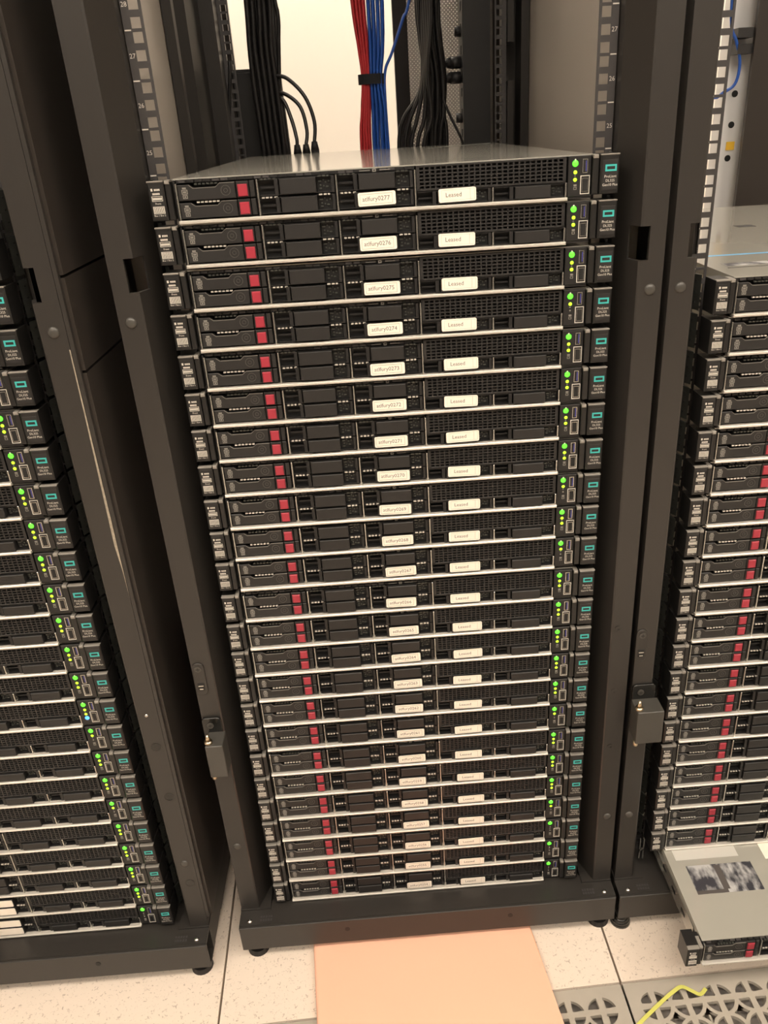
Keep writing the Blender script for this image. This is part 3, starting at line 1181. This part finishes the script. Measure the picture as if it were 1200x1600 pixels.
# ================================================================== behind the servers
# vertical power strips
def power_strip(x0, x1, y0, y1, face, label):
    t = obj('power_strip', None, None, W(0, 0, FLOOR), label, 'power strip')
    b = MB()
    b.box(x0, x1, y0, y1, -1060 - FLOOR, 820 - FLOOR)
    obj('housing', b.mesh('housing', 'plastic'), t)
    me = MB().box(-0.8, 0.8, -10, 10, -7, 7).mesh('outlet', 'dark')
    for k in range(16):
        z = -20 + k * 34
        obj('outlet', me, t, ((x0 - 0.6 if face < 0 else x1 + 0.6) * MM, (y0 + y1) / 2 * MM, (z - FLOOR) * MM))
    return t


power_strip(176, 226, 770, 822, -1, 'black vertical power strip with two round plugs in it')
power_strip(-289, -252, 770, 822, 1, 'black vertical power strip beside the thick black cable bundle')
# cable managers along the inside of the left and right panels
cm = obj('cable_manager', None, None, W(0, 0, FLOOR), 'tall black finger cable manager against the inner side panel behind looping cables', 'cable manager')
obj('back_plate', MB().box(-290, -248, 690, 734, 75, 1960).mesh('back_plate', 'rack'), cm)
obj('edge_strip', MB().box(-290, -276, 470, 490, 75, 1960).mesh('edge_strip', 'rack'), cm)
obj('edge_strip', MB().box(-290, -272, 560, 690, 75, 1960).mesh('edge_strip', 'rack'), cm)
cm2 = obj('cable_manager', None, None, W(0, 0, FLOOR), 'slotted black cable manager beside the two round plugs', 'cable manager')
bm_ = MB()
bm_.box(252, 263, 735, 790, 75, 1240)
bm_.box(252, 263, 735, 790, 1300, 1960)
obj('back_plate', MB().box(252, 276, 792, 826, 75, 1960).mesh('back_plate', 'rack'), cm2)
obj('front_cover', bm_.mesh('front_cover', 'rack'), cm2)
obj('edge_strip', MB().box(276, 290, 735, 800, 75, 1960).mesh('edge_strip', 'rack'), cm2)

# plugs
plug_b = MB()
plug_b.cyl((0, 0, 0), 6, 12, 'x', 16, 10)
plug_b.cyl((12, 0, 0), 10, 18, 'x', 16, 10)
plug_me2 = plug_b.mesh('plug_body', 'rubber', True)
for z in (131, 107):
    t = obj('power_plug', None, None, W(145, 796, z), 'black round power plug pushed into the vertical power strip', 'plug', 'plugs in the vertical power strip')
    obj('plug_body', plug_me2, t)
    obj('cord', tube_mesh('cord', [(2, 0, 0), (-10, 0, 0), (-20, -2, 12), (-26, 2 + (z - 107) * .5, 60), (-26, 2 + (z - 107) * .5, 200)], 3.8, 'cablek'), t)
for z in (180, 40):
    t = obj('power_plug', None, None, W(165, 796, z), 'small black plug flush in the vertical power strip', 'plug', 'small plugs in the power strip')
    obj('plug_body', MB().cyl((0, 0, 0), 8, 12, 'x', 14, 9).mesh('plug_body', 'rubber', True), t)


def cable(pts, r, m, label, group, name='cable', cat='cable'):
    return obj(name, tube_mesh(name, [(x, y, z - FLOOR) for x, y, z in pts], r, m), None, W(0, 0, FLOOR), label, cat, group)


rc = random.Random(3)
# left thick black bundle
for k in range(20):
    c, rw = k % 5, k // 5
    x = -200 + c * 9.6 + (rw % 2) * 4.6
    y = 740 + rw * 9.6
    w = lambda a: rc.uniform(-a, a)
    pts = [(x + 6, y, 830), (x + 6, y, 420), (x + 4 + w(1), y, 240), (x + w(1.2), y, 170), (x + w(1), y, 110), (x + 2 + w(1), y, 40), (x + 3 + w(1), y, -60), (x, y, -500)]
    cable(pts, 4.5, 'cablek', 'black cable hanging in the thick bundle beside the looping plug leads', 'black cables in the thick bundle')
cable([(-152, 745, 830), (-150, 745, 300), (-146, 745, 215), (-150, 745, 170), (-160, 745, 60), (-165, 745, -80)], 3.6, 'cablek',
      'single black cable bowing out along the edge of the thick bundle', None)
cable([(-262, 742, 36), (-252, 740, 60), (-246, 738, 95), (-240, 738, 130), (-238, 740, 150)], 3.4, 'cablek', 'short black cable end sticking up left of the thick bundle', None)
# three looping leads with plugs resting on the lid's rear edge
LOOPS = [((-165, 740, 125), (-140, 735, 118), (-112, 728, 88), (-99, 722, 48), (-102, 716, 14)),
         ((-168, 745, 98), (-146, 740, 94), (-122, 735, 72), (-114, 728, 34), (-118, 722, 10)),
         ((-170, 748, 92), (-152, 745, 85), (-140, 738, 52), (-134, 730, 22), (-134, 722, 10))]
for k, l in enumerate(LOOPS):
    t = obj('plug_lead', None, None, W(0, 0, FLOOR), 'black lead looping out of the bundle to a plug behind the top server', 'cable', 'looping plug leads')
    obj('cord', tube_mesh('cord', [(x, y, z - FLOOR) for x, y, z in l], 3.4, 'cablek'), t)
    ex, ey, ez = l[-1]
    b = MB()
    b.cyl((ex, ey, ez - 12 - FLOOR), 7.5, 14, 'z', 14, 5.0)
    b.cyl((ex, ey, ez - 40 - FLOOR), 7.0, 28, 'z', 14, 7.5)
    obj('plug_body', b.mesh('plug_body', 'rubber', True), t)
obj('junction_box', None, None, W(0, 0, FLOOR), 'dark box behind the thick black bundle beside the rear rail', 'box')
jb = bpy.data.objects['junction_box']
obj('housing', MB().box(-246, -196, 800, 850, 75, 1285).mesh('housing', 'plastic'), jb)
obj('cover', MB().cbox(-244, -198, 796, 800, 900, 1280, 1.5).mesh('cover', 'plate'), jb)
# red and blue bundle with strap
def bundle(n, colour, x_of, label, group, yb, seed, cols=4):
    r = random.Random(seed)
    for k in range(n):
        c, rw = k % cols, k // cols
        y = yb + rw * 6.2 + r.uniform(-1, 1)
        pts = []
        for z, (a, b) in x_of:
            f = (c + 0.5) / cols
            pts.append((a + (b - a) * f + r.uniform(-0.4, 0.4) + (rw % 2) * 2.0, y + r.uniform(-1, 1), z))
        cable(pts, 2.5, colour, label, group)


bundle(16, 'cabler', [(830, (-30, 0)), (420, (-27, 2)), (230, (-20, 4)), (160, (-13, 5)), (110, (-9, 5)), (60, (-14, 2)), (0, (-20, 0)), (-200, (-20, 0))],
       'red network cable in the strapped cable bundle', 'red cables in the strapped bundle', 736, 5)
bundle(20, 'cableb', [(830, (4, 42)), (420, (5, 41)), (230, (6, 38)), (160, (6, 34)), (110, (5, 27)), (60, (4, 32)), (0, (2, 32)), (-200, (2, 32))],
       'blue network cable in the strapped cable bundle', 'blue cables in the strapped bundle', 736, 6)
vb = MB()
n = 28
ring_v = []
for zz in (102, 118):
    for r_ in (0, 1):
        for i in range(n):
            a = 2 * math.pi * i / n
            ring_v.append((9 + (22.5 + 1.6 * r_) * math.cos(a), 746 + (16.5 + 1.6 * r_) * math.sin(a), zz - FLOOR))
fs = []
for i in range(n):
    j = (i + 1) % n
    fs += [(i, j, 2 * n + j, 2 * n + i), (n + i, 3 * n + i, 3 * n + j, n + j), (i, n + i, n + j, j), (2 * n + i, 2 * n + j, 3 * n + j, 3 * n + i)]
vb.add(ring_v, fs)
obj('cable_strap', vb.mesh('cable_strap', 'velcro'), None, W(0, 0, FLOOR), 'black hook-and-loop strap around the red and blue cables', 'cable strap')
cable([(150, 748, 480), (85, 748, 236), (70, 746, 200), (48, 744, 150), (34, 742, 122), (31, 740, 80), (33, 740, -40)], 2.6, 'cableb',
      'single blue cable slanting from the strap across the black post', None)
# right loose black bundle
for k in range(16):
    c, rw = k % 4, k // 4
    x = 97 + c * 10 + (rw % 2) * 5
    y = 744 + rw * 9
    w = lambda a: rc.uniform(-a, a)
    pts = [(x, y, 830), (x + w(1), y, 330), (x + w(2), y, 220), (x + 3 + w(2), y, 170), (x + 8 + w(3), y, 110), (x + 7 + w(4), y, 50), (x + 6 + w(5), y, 0), (x + w(5), y, -200)]
    cable(pts, 3.8, 'cablek', 'black cable in the loose bundle beside the round plugs', 'black cables in the loose bundle')
for k in range(5):
    x = 58 + k * 9
    y = 734 - 8.5 * k
    pts = [(x - 6, y, -60), (x - 6 + 2 * k, y, 6), (x + 4 + 3 * k, y, 44), (94 + k * 3, y, 88 + 6 * k), (102 + k * 3, y, 150 + 8 * k), (104 + k * 3, y, 240), (104 + k * 3, y, 500)]
    cable(pts, 3.6, 'cablek', 'black cable curving out of the loose bundle behind the top server', 'curving black cables')
cable([(136, 742, 70), (150, 740, 40), (166, 738, 8), (172, 738, -10)], 2.4, 'cablek', 'thin black cable straying towards the power strip below the plugs', None)
# right rack, rear: cables and clips seen past the rail
cable([(668, 800, 300), (676, 800, 175), (690, 800, 140), (702, 802, 105), (698, 804, 70), (672, 806, 52), (650, 808, 20), (640, 810, -200)], 3.0, 'cableb',
      'blue cable hanging at the rear of the rack with the pulled-out server', None)
for z, x in ((154, 706), (128, 709)):
    t = obj('cable_clip', MB().box(x - 16, x + 14, 796, 830, z - 9 - FLOOR, z + 7 - FLOOR).mesh('cable_clip', 'rubber'), None, W(0, 0, FLOOR),
            'black cable clip near the hanging blue cable', 'cable clip', 'cable clips near the blue cable')
ps = obj('power_strip', None, None, W(0, 0, FLOOR), 'pale vertical power strip at the rear of the rack with the pulled-out server', 'power strip')
obj('housing', MB().box(690, 738, 832, 870, 75, 1960).mesh('housing', 'lampframe'), ps)
for z in (54, 0, -60):
    obj('outlet', MB().cyl((712, 831, z - FLOOR), 6, 2, 'y', 14).mesh('outlet', 'dark'), ps)
obj('name_tag', MB().box(706, 722, 829, 832, -45 - FLOOR, -30 - FLOOR).mesh('name_tag', 'yellowtag'), ps)['label'] = 'small yellow tag'
obj('side_cover', MB().box(721, 884, 790, 800, 75, 1960).mesh('side_cover', 'panel'), rackR, (-600 * MM, 0, 0))

# ================================================================== on the floor
ct = obj('flattened_carton', None, None, W(0, 0, FLOOR), 'peach flattened cardboard carton lying partly under the middle rack', 'carton')


def sheet(corners, z0, z1, m, name):
    b = MB()
    n = len(corners)
    b.add([(x, y, z0) for x, y in corners] + [(x, y, z1) for x, y in corners],
          [tuple(reversed(range(n))), tuple(range(n, 2 * n))] + [(i, (i + 1) % n, n + (i + 1) % n, n + i) for i in range(n)])
    return b.mesh(name, m)


obj('lower_layer', sheet([(-183, -12), (161, -12), (187, -240), (210, -430), (-150, -430), (-168, -200)], 0.3, 6.5, 'cartonlow', 'lower_layer'), ct)
obj('upper_layer', sheet([(-185, -12), (158, -12), (181, -200), (207, -430), (-150, -430), (-169, -200)], 7.0, 13.5, 'carton', 'upper_layer'), ct)
bend = MB()
prof = [(0, 0.3), (-3, 1.2), (-4.6, 4), (-4.8, 7), (-4.6, 10), (-3, 12.6), (0, 13.5)]
L0 = [(-184.5, -12), (-168.7, -200), (-150, -430)]
for i in range(2):
    for j in range(len(prof) - 1):
        a, b2 = L0[i], L0[i + 1]
        bend.poly([(a[0] + prof[j][0], a[1], prof[j][1]), (b2[0] + prof[j][0], b2[1], prof[j][1]), (b2[0] + prof[j + 1][0], b2[1], prof[j + 1][1]), (a[0] + prof[j + 1][0], a[1], prof[j + 1][1])])
obj('folded_edge', bend.mesh('folded_edge', 'carton', True), ct)

# yellow strap lying on the perforated tile
ys = [(262, -222, 1.0), (290, -200, 1.5), (328, -175, 4), (352, -162, 8), (367, -156, 9), (380, -162, 7), (392, -166, 3), (404, -157, 1.5)]
b = MB()
P0 = [Vector(p) for p in ys]
Q = []
for i in range(len(P0) - 1):
    a_, b_, c_, d_ = P0[max(i - 1, 0)], P0[i], P0[i + 1], P0[min(i + 2, len(P0) - 1)]
    for k in range(4):
        t_ = k / 4
        Q.append(0.5 * (2 * b_ + (c_ - a_) * t_ + (2 * a_ - 5 * b_ + 4 * c_ - d_) * t_ ** 2 + (3 * b_ - a_ - 3 * c_ + d_) * t_ ** 3))
Q.append(P0[-1])
vs = []
for i, q in enumerate(Q):
    d = (Q[min(i + 1, len(Q) - 1)] - Q[max(i - 1, 0)])
    d.z = 0
    d.normalize()
    nrm = Vector((-d.y, d.x, 0)) * 2.7
    for zz in (0.0, 0.9):
        vs += [q + nrm + Vector((0, 0, zz)), q - nrm + Vector((0, 0, zz))]
fs = []
for i in range(len(Q) - 1):
    a, c = 4 * i, 4 * (i + 1)
    fs += [(a, a + 1, c + 1, c), (a + 2, c + 2, c + 3, a + 3), (a, c, c + 2, a + 2), (a + 1, a + 3, c + 3, c + 1)]
fs += [(0, 2, 3, 1), (len(vs) - 4, len(vs) - 3, len(vs) - 1, len(vs) - 2)]
b.add(vs, fs)
obj('plastic_strap', b.mesh('plastic_strap', 'yellow'), None, W(0, 0, FLOOR), 'thin yellow plastic strap lying across the perforated floor tile', 'strap')
